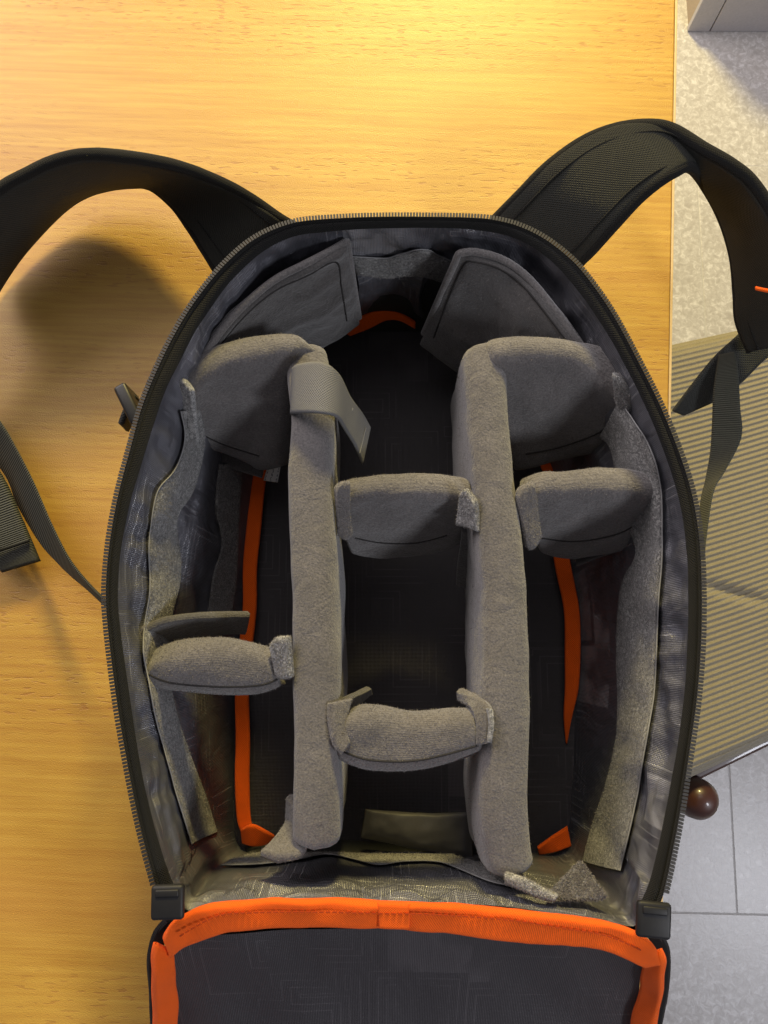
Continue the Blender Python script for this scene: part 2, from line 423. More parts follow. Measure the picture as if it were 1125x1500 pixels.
rail(A.lerp(D, .07), B_.lerp(C_, .07)); rail(B_, C_); rail(C_, D); rail(D, A)
prof = [(0.0, -0.012), (0.008, -0.0125), (0.016, -0.018), (0.0215, -0.03), (0.0225, -0.042), (0.019, -0.056), (0.013, -0.066), (0.016, -0.075), (0.017, -0.10), (0.019, -0.2), (0.016, -0.35), (0.012, -0.478), (0.0, -0.479)]
kp = P(1022, 1170, SZ - 0.035)
for q in (Vector((kp.x, kp.y, SZ)), C_ + Vector((-.03, .03, 0)), B_ + Vector((-.04, -.04, -.05)), A + Vector((.06, -.04, -.05))):
    lathe('leg', prof, (q.x, q.y, min(q.z, SZ) - (0.0 if q.z > SZ - .01 else 0.0)), MAHO, chair)

# ------------------------------------------------------------------ backpack shell
bag = thing('backpack', 'black camera backpack lying open with grey patterned lining and orange binding', 'backpack', (0.01, 0.0, 0.0))
RZ = 0.170
RIM = [(240, 1322), (228, 1298), (205, 1210), (185, 1110), (170, 1020), (158, 920), (155, 865), (160, 800), (172, 730), (190, 660), (210, 590), (240, 520), (270, 465), (300, 422), (330, 387), (365, 356), (400, 337), (440, 325), (500, 320), (560, 318), (620, 318), (680, 319), (720, 322), (760, 332), (800, 352), (840, 384), (870, 420), (900, 465), (935, 530), (965, 590), (990, 650), (1010, 710), (1022, 770), (1027, 830), (1028, 900), (1026, 960), (1020, 1030), (1010, 1100), (998, 1180), (985, 1250), (972, 1310), (960, 1335)]
TIN = [(270, 1310), (258, 1288), (236, 1228), (220, 1170), (205, 1090), (192, 1000), (180, 920), (176, 870), (181, 800), (196, 735), (217, 665), (241, 592), (266, 538), (295, 482), (325, 436), (355, 400), (390, 370), (430, 351), (480, 343), (560, 338), (640, 338), (700, 340), (738, 347), (778, 366), (815, 396), (848, 434), (880, 482), (910, 534), (938, 590), (963, 650), (984, 710), (997, 770), (1003, 830), (1004, 900), (1002, 960), (997, 1030), (987, 1100), (974, 1170), (960, 1235), (945, 1292), (930, 1325)]
HINGE = [(931, 1356), (885, 1349), (833, 1342), (740, 1328), (640, 1322), (556, 1320), (466, 1317), (364, 1318), (315, 1322), (276, 1334)]
FLOOR = [(352, 1238), (343, 1150), (345, 1040), (356, 930), (366, 830), (375, 740), (392, 650), (430, 562), (470, 512), (515, 482), (570, 458), (625, 478), (680, 520), (725, 568), (762, 622), (797, 690), (822, 790), (838, 880), (845, 960), (842, 1060), (838, 1150), (822, 1238), (740, 1248), (590, 1250), (440, 1248)]
def pull(p, f=0.22):
    q = min((Vector((*a, 0)).lerp(Vector((*b, 0)), k / 8) for a, b in zip(RIM, RIM[1:]) for k in range(9)), key=lambda r: (r - Vector((*p, 0))).length)
    r = Vector((*p, 0)).lerp(q, f); return (r.x, r.y)
TIN = [pull(p) for p in TIN]
def zr(v): return RZ + 0.004 * math.sin((v - 320) / 1000 * math.pi)
rim = catmull([P(u, v, zr(v)) for u, v in RIM], 520)
tin = catmull([P(u, v, zr(v) - 0.004) for u, v in TIN], 520)
# zip tape with a raised coil row
rows = []
for t, dz in ((0.0, 0.0), (0.06, .0012), (0.16, .0016), (0.26, .0010), (0.30, 0.0), (0.36, .0008), (0.6, .0015), (0.85, .0008), (1.0, -.001)):
    rows.append([a.lerp(b, t) + Vector((0, 0, dz)) + Vector((0, 0, 0.0012 * nz(a, 45, 2) * t)) for a, b in zip(rim, tin)])
tape = grid('zipper_tape', rows, TAPE, bag)
tag(tape, 'black zipper tape round the opening')
# zip teeth, about two millimetres apart
items = []
C2 = catmull([P(u, v, zr(v)) for u, v in RIM[1:-1]], 520)
for i in range(1, 519):
    d = (C2[i + 1] - C2[i - 1]).normalized(); n_ = d.cross(Vector((0, 0, 1))).normalized()
    ctr = Vector((0.01, 0.02, RZ))
    if n_.dot(C2[i] - ctr) < 0: n_ = -n_
    items.append((C2[i] + n_ * 0.0006 + Vector((0, 0, 0.0006)), d * 0.00062, n_ * 0.0014, Vector((0, 0, 0.0011))))
teeth = boxes('zipper_teeth', items, TEETH, tape); tag(teeth, kind='stuff')
# outer shell
cen = Vector((0.01, 0.02, 0))
rows = []
loop = catmull([P(u, v, zr(v)) for u, v in RIM] + [P(u, v + 16, 0.150) for u, v in HINGE], 560, closed=True)
for k in range(17):
    t = k / 16
    row = []
    for p in loop:
        z = (p.z - 0.0015) * (1 - t) + 0.004 * t
        c = Vector((cen.x, cen.y, z)); q = Vector((p.x, p.y, z))
        sc = 0.999 - 0.02 * t * t - 0.10 * max(0, t - 0.8) * 2
        q = c + (q - c) * sc + Vector((0, 0, 0)); q += (q - c).normalized() * (0.004 * nz(q, 18, 9) * math.sin(math.pi * t) - 0.001)
        row.append(q)
    rows.append(row)
rows.append([Vector((cen.x, cen.y, 0.003)) + (p - Vector((cen.x, cen.y, p.z))) * 0.5 for p in rows[-1]])
rows[-1] = [Vector((p.x, p.y, 0.003)) for p in rows[-1]]
shell = grid('outer_shell', rows, NYL, bag, closed=True); tag(shell, 'black woven outer shell')

# lining: walls from the tape down to the floor seam
topk = [P(u, v, zr(v) - 0.005) for u, v in TIN] + [P(u, v, 0.160) for u, v in HINGE]
topl = catmull(topk, 640, closed=True)
FLZ = 0.022
flk = [P(u, v, FLZ) for u, v in FLOOR]
fll = catmull(flk, 640, closed=True)
# match floor samples to the top loop by angle round the middle
def match(loop, ref, c0, c1):
    out = []
    n_ = len(loop); ang = [math.atan2((p.y - c1.y) * 0.72, p.x - c1.x) for p in loop]
    for p in ref:
        a = math.atan2((p.y - c0.y) * 0.72, p.x - c0.x)
        best = min(range(n_), key=lambda k: abs((ang[k] - a + math.pi) % (2 * math.pi) - math.pi))
        k2 = (best + 1) % n_; k1 = (best - 1) % n_
        def df(k): return (ang[k] - a + math.pi) % (2 * math.pi) - math.pi
        kk = k2 if df(best) * df(k2) < 0 else k1
        da, db = df(best), df(kk); f = 0 if abs(da - db) < 1e-9 else da / (da - db)
        out.append(loop[best].lerp(loop[kk], max(0, min(1, f))))
    return out
def avg(l): return sum(l, Vector()) / len(l)
ct_, cf_ = avg(topl), avg(fll)
fll = match(fll, topl, ct_, cf_)
def wall_rows(wr=1.0, nv=44):
    rows = []
    for j in range(nv + 1):
        t = j / nv; row = []
        tt = t
        for i, (a, b) in enumerate(zip(topl, fll)):
            p = a.lerp(b, tt)
            # hold the outline near the rim, then curve in
            out = (a - b); out.z = 0; out.normalize() if out.length > 1e-6 else None
            p += out * 0.010 * math.sin(math.pi * t) ** 1.2 * t
            bottom = a.y < P(600, 1285, 0.16).y
            if bottom: p.z = a.z + (b.z - a.z) * (t ** 1.5)
            ang = i / 640
            env = min(1, t * 14) * (0.22 + 1.0 * math.exp(-t * 2.6)) * (1 - t) ** 0.35
            g = nz(Vector((ang * 64, t * 2.2, 3)), 1, 1.0); g2 = nz(Vector((ang * 27 + t * 4, t * 5 + 7, 1)), 1, 4.0); g3 = abs(nz(Vector((ang * 40 - t * 3, t * 9, 8)), 1, 2.0))
            d = wr * env * (0.0046 * g + 0.0050 * g2 - 0.0060 * g3 + 0.0018 * nz(Vector((ang * 150, t * 7, 2)), 1, 9.0))
            nrm = (-out * 0.8 + Vector((0, 0, 0.6)))
            p += nrm * d
            row.append(p)
        rows.append(row)
    return rows
wr_ = wall_rows()
lining = grid('lining', wr_, LIN, bag, closed=True); tag(lining, 'shiny grey lining with printed line pattern')
# floor panel
rows = []
for t in (1.0, .93, .84, .72, .6, .45, .3, .15, .0):
    rows.append([Vector((cf_.x, cf_.y, FLZ)).lerp(p, t) + Vector((0, 0, 0.004 * (1 - t) + 0.0015 * nz(p * t, 30, 2) * min(1, (1 - t) * 6))) for p in fll])
def planar_uv(o, sc=1.0):
    uvl = o.data.uv_layers[0]
    for lp in o.data.loops:
        c = o.data.vertices[lp.vertex_index].co; uvl.data[lp.index].uv = (c.x * sc, c.y * sc)
fp = grid('floor_panel', rows, LIN_SHADED, bag, closed=True); planar_uv(fp); tag(fp, 'padded floor panel with maze pattern, shade put into its colour')
# raycast helper for sewn-on strips
polys = [tuple(p.vertices) for p in lining.data.polygons]; bvh = BVHTree.FromPolygons([v.co.copy() for v in lining.data.vertices], polys)
def hit(u, v):
    d = ray(u, v).normalized(); h = bvh.ray_cast(CAM, d)
    if h[0] is None: return P(u, v, FLZ)
    n_ = h[1]
    if n_.dot(d) > 0: n_ = -n_
    return h[0] + n_ * 0.0018
def sewn(name, ea, eb, mat, nu=60, nv=8, th=0.0014, parent=None, selv=True):
    """strip sewn on the lining between edge ea and edge eb"""
    a = catmull([Vector((u, v, 0)) for u, v in ea], nu + 1); b = catmull([Vector((u, v, 0)) for u, v in eb], nu + 1)
    G = []
    for j in range(nv + 1):
        G.append([hit(*(a[i].lerp(b[i], j / nv))[:2]) for i in range(nu + 1)])
    for _ in range(2):
        G2 = [r[:] for r in G]
        for j in range(nv + 1):
            for i in range(1, nu): G2[j][i] = (G[j][i - 1] + G[j][i] * 2 + G[j][i + 1]) / 4
        G = G2
    vw = lambda p: (CAM - p).normalized()
    top_ = [[p + vw(p) * (th + 0.0008 * (1 + nz(p, 60, 3))) for p in r] for r in G]
    rim0 = [p - vw(p) * 0.004 for p in G[0]]; rim1 = [p - vw(p) * 0.004 for p in G[-1]]
    o = grid(name, [rim0] + top_ + [rim1], mat, parent or bag)
    if selv: tube('selvedge', top_[0], 0.00045, THREAD, o, 120, 5)
    return o
sewn('loop_strip', [(262, 600), (267, 631), (265, 657), (252, 689), (230, 715), (220, 754), (214, 799), (216, 859), (209, 914), (205, 955), (213, 996), (226, 1059), (243, 1123), (259, 1179), (277, 1238)],
     [(292, 600), (297, 642), (291, 683), (278, 724), (257, 758), (261, 814), (261, 855), (248, 903), (244, 960), (248, 1011), (259, 1059), (280, 1119), (300, 1171), (315, 1221)][:] , LOOP, 90)
sewn('loop_strip', [(318, 680), (312, 740), (318, 770), (322, 800), (310, 840), (302, 893), (300, 920)], [(352, 680), (348, 740), (346, 780), (345, 820), (342, 860), (338, 893), (336, 920)], LOOP, 50, selv=False)
sewn('loop_strip', [(910, 585), (935, 620), (960, 665), (972, 720), (973, 790), (973, 830), (969, 880), (966, 960), (962, 1020), (952, 1080), (940, 1150), (925, 1225), (912, 1278)],
     [(880, 640), (895, 650), (905, 690), (920, 760), (935, 810), (915, 850), (908, 900), (906, 960), (908, 1030), (905, 1085), (890, 1150), (870, 1210), (857, 1262)], LOOP, 90)
sewn('loop_strip', [(500, 372), (540, 374), (570, 374), (590, 367), (620, 362), (645, 372), (665, 382), (700, 395), (740, 410)], [(500, 398), (540, 402), (565, 405), (590, 402), (620, 403), (645, 410), (665, 416), (700, 425), (740, 440)], LOOP, 60)
sewn('loop_strip', [(326, 1271), (360, 1271), (400, 1268), (440, 1262), (480, 1255), (520, 1263), (555, 1271), (590, 1266), (640, 1266), (670, 1276), (720, 1296), (770, 1305)], [(340, 1262), (365, 1255), (400, 1248), (440, 1240), (480, 1234), (520, 1246), (555, 1253), (590, 1246), (640, 1246), (670, 1258), (720, 1272), (770, 1280)], LOOP, 80)
slab('loop_strip', PL([(800, 1312, .150), (845, 1264, .143), (852, 1265, .143)]), PL([(818, 1318, .150), (870, 1318, .150), (890, 1312, .150)]), 0.003, LOOP, bag, 24, 16, amp=0.001)

# orange binding round the floor panel
def binding(name, pts, width, z, parent=bag, taper=0.0):
    m = len(pts) - 1; k = [1.0 - taper * max(0, (i / m - 0.6) / 0.4) ** 2 for i in range(m + 1)]
    a = [P(u - width / 2 * q, v, z - 0.008 * (1 - q)) for (u, v), q in zip(pts, k)]; b = [P(u + width / 2 * q, v, z - 0.008 * (1 - q)) for (u, v), q in zip(pts, k)]
    return slab(name, a, b, 0.003, ORA, parent, 60, 8, amp=0.0012, freq=40)
binding('orange_binding', [(398, 640), (386, 672), (376, 740), (368, 820), (366, 880), (360, 940), (356, 1010), (356, 1080), (355, 1150), (358, 1205), (370, 1228)], 21, 0.031)
slab('orange_binding', PL([(352, 1215, .034), (368, 1207, .040), (388, 1216, .04), (402, 1224, .036)]), PL([(355, 1235, .03), (370, 1240, .034), (385, 1238, .034), (400, 1232, .034)]), 0.003, ORA, bag, 20, 10, amp=0.001)
binding('orange_binding', [(800, 672), (808, 700), (818, 770), (825, 830), (836, 900), (840, 960), (838, 1010), (832, 1050), (828, 1090)], 23, 0.031, bag, 0.95)
slab('orange_binding', PL([(788, 1240, .034), (808, 1224, .037), (832, 1208, .036)]), PL([(790, 1249, .03), (815, 1246, .033), (838, 1238, .034)]), 0.003, ORA, bag, 20, 10, amp=0.001)
slab('orange_binding', PL([(500, 484, .04), (530, 462, .046), (560, 454, .048), (585, 459, .046), (608, 472, .04)]), PL([(512, 492, .034), (540, 482, .035), (565, 470, .04), (585, 470, .04), (608, 482, .034)]), 0.003, ORA, bag, 30, 8, amp=0.001)
# care label
slab('care_label', PL([(398, 660, .06), (416, 657, .06)]), PL([(386, 704, .05), (407, 707, .05)]), 0.0008, LABEL, bag, 12, 16, round_ends=False, bow=0.002)

# ------------------------------------------------------------------ flap
flap = slab('orange_binding', PL([(236, 1375, .163), (250, 1352, .166), (274, 1337, .167), (315, 1323, .168), (364, 1319, .168), (466, 1318, .168), (556, 1321, .168), (640, 1323, .168), (740, 1329, .168), (833, 1343, .168), (890, 1351, .168), (927, 1361, .167), (955, 1382, .166), (971, 1412, .160)]),
     PL([(250, 1402, .156), (258, 1394, .158), (272, 1383, .160), (315, 1368, .162), (352, 1360, .162), (425, 1359, .162), (532, 1357, .162), (638, 1364, .162), (693, 1371, .162), (787, 1381, .162), (861, 1386, .162), (905, 1397, .161), (930, 1406, .159), (945, 1412, .156)]), 0.005, ORA, bag, 120, 12, amp=0.0012, freq=70)
tag(flap, 'bright orange ribbon binding along the flap hinge')
# seam lap in the binding and its stitches
st = []
for k in range(72):
    f = (k + .5) / 72
    pa = catmull(PL([(262, 1372, .1682), (315, 1343, .1696), (364, 1337, .1696), (466, 1336, .1696), (556, 1338, .1696), (640, 1340, .1696), (740, 1347, .1696), (833, 1361, .1696), (890, 1371, .1696), (940, 1392, .167)]), 145)
    i = 2 * k + 1; d = (pa[i + 1] - pa[i - 1]).normalized()
    st.append((pa[i], d * 0.0011, d.cross(Vector((0, 0, 1))) * 0.00035, Vector((0, 0, .0005))))
s_ = boxes('stitches', st, OTHR, flap); tag(s_, kind='stuff')
slab('binding_lap', PL([(553, 1322, .1700), (566, 1322, .1698), (600, 1324, .1690)]), PL([(555, 1360, .1668), (566, 1361, .1665), (600, 1362, .1660)]), 0.0022, ORA, flap, 16, 10)
def side(o, i):
    return slab('orange_binding', PL(o), PL(i), 0.005, ORA, bag, 60, 12, amp=0.0014, freq=45)
fz = lambda v: 0.160 - (v - 1400) * 0.00042
side([(226, 1380, .164), (221, 1398, .1625), (222, 1425, .157), (223, 1460, .142), (225, 1500, .125), (232, 1600, .085), (250, 1700, .05)], [(252, 1392, .153), (254, 1402, .149), (256, 1425, .138), (258, 1460, .122), (260, 1500, .105), (266, 1600, .065), (280, 1700, .035)])
side([(966, 1392, .164), (974, 1408, .162), (973, 1425, .157), (970, 1455, .142), (962, 1500, .125), (945, 1600, .085), (925, 1700, .05)], [(944, 1398, .153), (942, 1408, .149), (938, 1425, .138), (935, 1460, .122), (925, 1500, .105), (905, 1600, .065), (890, 1700, .035)])
# flap inner panel
rows = []
seqL = catmull(PL([(252, 1385, .155), (254, 1405, .148), (256, 1430, .136), (258, 1460, .120), (260, 1500, .102), (266, 1600, .062), (280, 1700, .03), (330, 1790, .012)]), 60)
seqR = catmull(PL([(945, 1395, .155), (942, 1410, .148), (938, 1430, .136), (935, 1460, .120), (925, 1500, .102), (905, 1600, .062), (890, 1700, .03), (850, 1790, .012)]), 60)
bow = catmull([Vector((0, x, 0)) for x in (0.012, 0.010, 0.006, 0.0, 0, 0, 0, 0)], 60, even=False)
for j in range(60):
    a, b = seqL[j], seqR[j]; row = []
    for i in range(121):
        s = i / 120; p = a.lerp(b, s)
        arch = math.sin(math.pi * s) ** 0.5
        p = p + Vector((0, bow[j].y * arch, 0.006 * arch * (1 - j / 60))) + Vector((0, 0, 0.0022 * nz(Vector((s * 9, j / 9, 4)), 1, 6)))
        row.append(p)
    rows.append(row)
fl = grid('flap_lining', rows, LIN_SHADED, bag, flip=True); planar_uv(fl); tag(fl, 'grey lining panel of the opened flap, shade put into its colour')
# outer black edge of the flap with its own zip
def flapedge(pts_o, pts_i, rev):
    t_ = slab('flap_zipper_tape', PL(pts_o), PL(pts_i), 0.003, TAPE, bag, 50, 8)
    C = catmull(PL(pts_o), 90); it = []
    for i in range(1, 89):
        d = (C[i + 1] - C[i - 1]).normalized(); n_ = d.cross(Vector((0, 0, 1))).normalized() * rev
        it.append((C[i] + n_ * .0008, d * .0006, n_ * .0014, Vector((0, 0, .001))))
    x = boxes('zipper_teeth', it, TEETH, t_); tag(x, kind='stuff')
flapedge([(243, 1345, .158), (228, 1362, .15), (220, 1385, .143), (217, 1410, .135), (220, 1450, .12), (222, 1500, .10), (230, 1600, .07)], [(262, 1345, .158), (250, 1362, .15), (240, 1385, .143), (234, 1410, .135), (234, 1450, .12), (238, 1500, .10), (245, 1600, .07)], -1)
flapedge([(962, 1362, .158), (973, 1375, .15), (979, 1392, .143), (980, 1420, .135), (976, 1460, .12), (968, 1500, .10), (950, 1600, .07)], [(940, 1362, .158), (950, 1375, .15), (958, 1392, .143), (960, 1420, .135), (958, 1460, .12), (950, 1500, .10), (935, 1600, .07)], 1)
# outer skin of the flap
rows2 = [[p + Vector((0, 0, -0.018 - 0.004 * math.sin(i / 120 * math.pi))) if p.z > 0.03 else Vector((p.x, p.y, max(0.004, p.z - 0.012))) for i, p in enumerate(r)] for r in rows]
grid('flap_outer', rows2, NYL, bag)
# rubber end stops
def stop(u, v, w_, h_, rot):
    c = P(u, v, .1765); ax = Vector((math.cos(rot), math.sin(rot), 0)); ay = Vector((-math.sin(rot), math.cos(rot), 0))
    o = boxes('end_stop', [(c, ax * w_, ay * h_, Vector((0, 0, .0022)))], RUB, bag, 0.0019, True)
    boxes('end_stop_rib', [(c + ay * h_ * 0.55 + Vector((0, 0, .0018)), ax * w_ * 0.72, ay * h_ * 0.22, Vector((0, 0, .0012)))], RUB, o, 0.0008, True)
stop(246, 1321, .0083, .0083, 0.03); stop(957, 1347, .0086, .0086, -0.1)

# ------------------------------------------------------------------ shoulder straps
def strap(label, O, I, rev):
    o = slab('shoulder_strap', PL(O), PL(I), 0.009, STRAP, bag, 90, 20, amp=0.0008, freq=25, puff=0.001)
    tag(o, label)
    for nm, E, X in (('edge_binding', O, I), ('edge_binding', I, O)):
        a = catmull(PL(E), 90); b = catmull(PL(X), 90)
        tube(nm, [p.lerp(q, 0.03) for p, q in zip(a, b)], 0.0044, TAPE, o, 120, 8)
        tube('seam', [p.lerp(q, 0.16) + ((CAM - p).normalized()) * 0.0052 for p, q in zip(a, b)], 0.0008, TAPE, o, 120, 5)
    return o
strap('padded black shoulder strap arching to the left',
      [(470, 345, .02), (425, 326, .048), (380, 296, .060), (340, 273, .070), (290, 252, .080), (240, 238, .092), (180, 228, .100), (125, 224, .104), (80, 233, .104), (40, 251, .102), (0, 273, .10), (-50, 320, .095), (-90, 400, .08), (-100, 500, .06)],
      [(345, 440, .02), (318, 401, .030), (300, 371, .034), (275, 331, .036), (250, 297, .036), (212, 270, .032), (160, 272, .024), (112, 290, .018), (70, 325, .015), (30, 371, .013), (0, 415, .012), (-25, 460, .034), (-45, 520, .034), (-60, 590, .03)], 1)
strap('padded black shoulder strap arching to the right past the table edge',
      [(700, 345, .02), (722, 320, .05), (760, 281, .072), (800, 241, .088), (850, 206, .10), (900, 187, .11), (950, 182, .118), (985, 189, .122), (1030, 216, .124), (1072, 240, .124), (1105, 268, .12), (1140, 325, .11), (1165, 410, .09), (1170, 500, .06)],
      [(820, 430, .02), (848, 392, .055), (870, 369, .072), (900, 335, .092), (935, 296, .106), (965, 270, .114), (990, 254, .116), (1012, 246, .110), (1035, 275, .082), (1058, 320, .058), (1074, 375, .05), (1079, 430, .042), (1082, 470, .036), (1100, 515, .03)], 1)
# webbing on the left
wb = slab('webbing_strap', PL([(-60, 540, .04), (0, 616, .035), (22, 652, .034), (50, 706, .034), (77, 766, .036), (102, 818, .04), (130, 855, .045), (165, 888, .05)]),
          PL([(-100, 570, .03), (0, 686, .012), (25, 740, .01), (58, 796, .012), (85, 826, .018), (108, 848, .028), (130, 866, .038), (160, 893, .048)]), 0.0018, WEB, bag, 60, 10, amp=0.0006)
tag(wb, 'narrow olive black webbing running to the bag side')
wp = slab('webbing_pad', PL([(-60, 620, .03), (0, 690, .024), (30, 752, .02), (60, 822, .014)]), PL([(-110, 640, .03), (-60, 740, .024), (-30, 800, .02), (3, 839, .012)]), 0.004, WEB, bag, 40, 10)
tube('seam', PL([(43, 792, .0205), (10, 803, .0215), (-20, 812, .0225)]), 0.0012, TAPE, wp, 30, 6)
# strap end and webbing on the right
tg = slab('strap_tongue', PL([(1130, 430, .03), (1085, 484, .025), (1048, 520, .02), (1015, 560, .012), (984, 602, .0)]), PL([(1180, 500, .02), (1128, 522, .018), (1085, 562, .012), (1048, 588, .004), (1000, 609, -.002)]), 0.004, NYL, bag, 50, 12, amp=0.001)
tag(tg, 'black strap end hanging over the table edge')
wb = slab('webbing_strap', PL([(1052, 520, .022), (1045, 570, .02), (1043, 615, .012), (1040, 660, .01), (1032, 705, .02), (1026, 735, .03), (1024, 775, .04), (1018, 820, .045)]),
          PL([(1076, 515, .03), (1081, 540, .028), (1084, 595, .024), (1086, 640, .02), (1062, 690, .026), (1047, 715, .034), (1038, 772, .042), (1032, 820, .045)]), 0.0018, WEB, bag, 60, 10, amp=0.0006)
tag(wb, 'olive webbing strap hanging beside the table')
slab('orange_loop', PL([(1106, 420, .092), (1118, 422, .092), (1140, 426, .092)]), PL([(1106, 424, .090), (1118, 427, .090), (1140, 431, .090)]), 0.003, ORA, bag, 14, 6)
# side buckle
bk = boxes('side_buckle', [(P(197, 600, .125), Vector((.0035, .0022, 0)), Vector((-.0065, .0125, 0)) * 0.95, Vector((0, 0, .014)))], BUCK, bag, 0.002, True)
slab('buckle_webbing', PL([(176, 622, .12), (184, 600, .125), (198, 578, .128)]), PL([(185, 632, .10), (196, 612, .105), (208, 590, .11)]), 0.004, NYL, bk, 20, 10)

# ------------------------------------------------------------------ padded dividers
DG = 'padded grey dividers inside the backpack'
def divider(label, loc):
    return thing('padded_divider', label, 'divider', loc, DG)
def down(T, h, dx=0, dy=0): return [p + Vector((dx, dy, -h)) for p in T]

# long divider left
d = divider('long padded grey divider left of the middle compartment, with an elastic band', P(465, 900, FLZ))
T = PL([(441, 505, .150), (448, 540, .154), (455, 600, .155), (452, 680, .156), (453, 760, .155), (457, 850, .155), (458, 940, .155), (460, 1030, .155), (462, 1120, .154), (461, 1190, .152), (460, 1242, .148)])
slab('pad', T, down(T, .115, .0), 0.0255, FELT, d, 110, 40, amp=0.0016, freq=22, seed=1, puff=0.001)
slab('hinged_wing', PL([(252, 578, .150), (296, 532, .154), (350, 506, .156), (395, 494, .157), (432, 493, .157), (464, 514, .151)]), PL([(262, 636, .092), (292, 655, .078), (330, 668, .07), (365, 682, .066), (385, 690, .066), (420, 680, .066)]), 0.021, FELT, d, 64, 34, amp=0.0026, freq=32, seed=2, puff=0.0005, hem=0.004, hemw=0.016, bow=-0.002)
slab('hook_tab', PL([(262, 552, .156), (272, 556, .160), (284, 572, .160)]), PL([(268, 628, .128), (278, 640, .126), (292, 646, .124)]), 0.0045, HOOK, d, 20, 24, amp=0.001)
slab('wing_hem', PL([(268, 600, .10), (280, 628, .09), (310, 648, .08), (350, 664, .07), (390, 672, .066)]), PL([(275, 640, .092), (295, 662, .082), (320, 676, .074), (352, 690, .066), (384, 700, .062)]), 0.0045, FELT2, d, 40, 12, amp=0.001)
slab('foot_tab', PL([(425, 1165, .12), (422, 1200, .11), (405, 1225, .128), (380, 1250, .140)]), PL([(440, 1180, .125), (448, 1225, .135), (440, 1252, .146), (405, 1258, .147)]), 0.006, FELT, d, 30, 18, amp=0.0015, freq=35)
slab('elastic_band', PL([(430, 545, .140), (434, 534, .160), (470, 530, .1690), (494, 545, .163), (512, 580, .135), (530, 604, .115), (543, 626, .108)]), PL([(428, 610, .138), (431, 606, .158), (467, 606, .1695), (492, 612, .164), (506, 632, .138), (520, 655, .118), (531, 681, .110)]), 0.0022, ELAST, d, 70, 16)
tube('stitch_line', PL([(517, 598, .1312), (512, 612, .1322), (509, 628, .1340)]), 0.0004, THREAD, d, 30, 5)
tube('stitch_line', PL([(536, 627, .1130), (531, 648, .1130), (527, 664, .1150)]), 0.0004, THREAD, d, 30, 5)

# long divider right
d = divider('long padded grey divider right of the middle compartment', P(735, 900, FLZ))
T = PL([(714, 500, .152), (715, 540, .154), (718, 600, .155), (724, 680, .156), (733, 760, .156), (741, 850, .156), (744, 940, .156), (745, 1030, .156), (743, 1120, .155), (743, 1190, .153), (748, 1250, .150), (756, 1290, .149)])
slab('pad', T, down(T, .115, 0), 0.0265, FELT, d, 110, 40, amp=0.0017, freq=22, seed=6, puff=0.001)
slab('hinged_wing', PL([(712, 522, .15), (728, 500, .155), (770, 496, .157), (820, 502, .157), (880, 526, .155), (944, 574, .151)]), PL([(752, 680, .07), (765, 682, .07), (790, 676, .07), (820, 668, .072), (855, 660, .076), (925, 638, .09)]), 0.021, FELT, d, 64, 34, amp=0.0026, freq=32, seed=8, puff=0.0005, bow=-0.002)
slab('hook_tab', PL([(900, 544, .160), (914, 552, .161), (930, 574, .158)]), PL([(906, 590, .146), (918, 600, .146), (934, 600, .146)]), 0.0050, HOOK, d, 20, 24, amp=0.0012)
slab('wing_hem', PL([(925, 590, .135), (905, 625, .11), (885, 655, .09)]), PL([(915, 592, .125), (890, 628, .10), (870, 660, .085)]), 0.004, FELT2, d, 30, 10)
slab('foot_tab', PL([(738, 1278, .151), (770, 1284, .1545), (800, 1300, .156), (818, 1308, .156)]), PL([(742, 1290, .148), (765, 1302, .154), (790, 1314, .156), (812, 1318, .156)]), 0.006, HOOK, d, 30, 12, amp=0.0012, freq=50)

# short dividers
def short(label, T, B, th, seed, tabs, hem=0.0, puff=0.0012, mat=FELT, bow=0.0, pip=True, edge=False, **kw):
    T3, B3 = PL(T), PL(B); d = divider(label, (T3[0] + T3[-1] + B3[0] + B3[-1]) / 4)
    slab('pad', T3, B3, th, mat, d, 64, 34, amp=0.0024, freq=34, seed=seed, puff=puff, hem=hem, bow=bow, **kw)
    if pip: tube('seam_piping', [p + Vector((0, 0, -.001)) for p in B3], 0.0016, mat, d, 60, 6)
    if edge:
        q = catmull(T3, 60); q2 = [q[-1].lerp(B3[-1], k / 10) for k in range(1, 10)]; q0 = [B3[0].lerp(q[0], k / 10) for k in range(1, 10)]
        tube('edge_piping', q0 + q + q2, 0.0024, FELT, d, 140, 7)
    for tb in tabs:
        nm, a, b, t_, m_ = tb
        slab(nm, PL(a), PL(b), t_, m_, d, 28, 20, amp=0.0011, freq=45, seed=seed + 3)
    return d
short('short padded grey divider across the middle compartment, nearer the top', [(495, 718, .142), (530, 707, .146), (580, 704, .147), (640, 706, .146), (688, 714, .143)], [(512, 798, .084), (540, 805, .079), (590, 807, .077), (640, 801, .078), (678, 782, .086)], 0.017, 11,
      [('hook_tab', [(490, 716, .152), (496, 706, .153), (512, 704, .152)], [(494, 782, .138), (504, 790, .136), (513, 782, .136)], 0.006, FELT), ('hook_tab', [(676, 722, .150), (686, 716, .154), (698, 736, .156)], [(668, 770, .140), (686, 774, .146), (703, 780, .150)], 0.005, HOOK), ('loop_tab', [(676, 770, .115), (694, 778, .112)], [(668, 855, .06), (688, 862, .06)], 0.005, FELT2)])
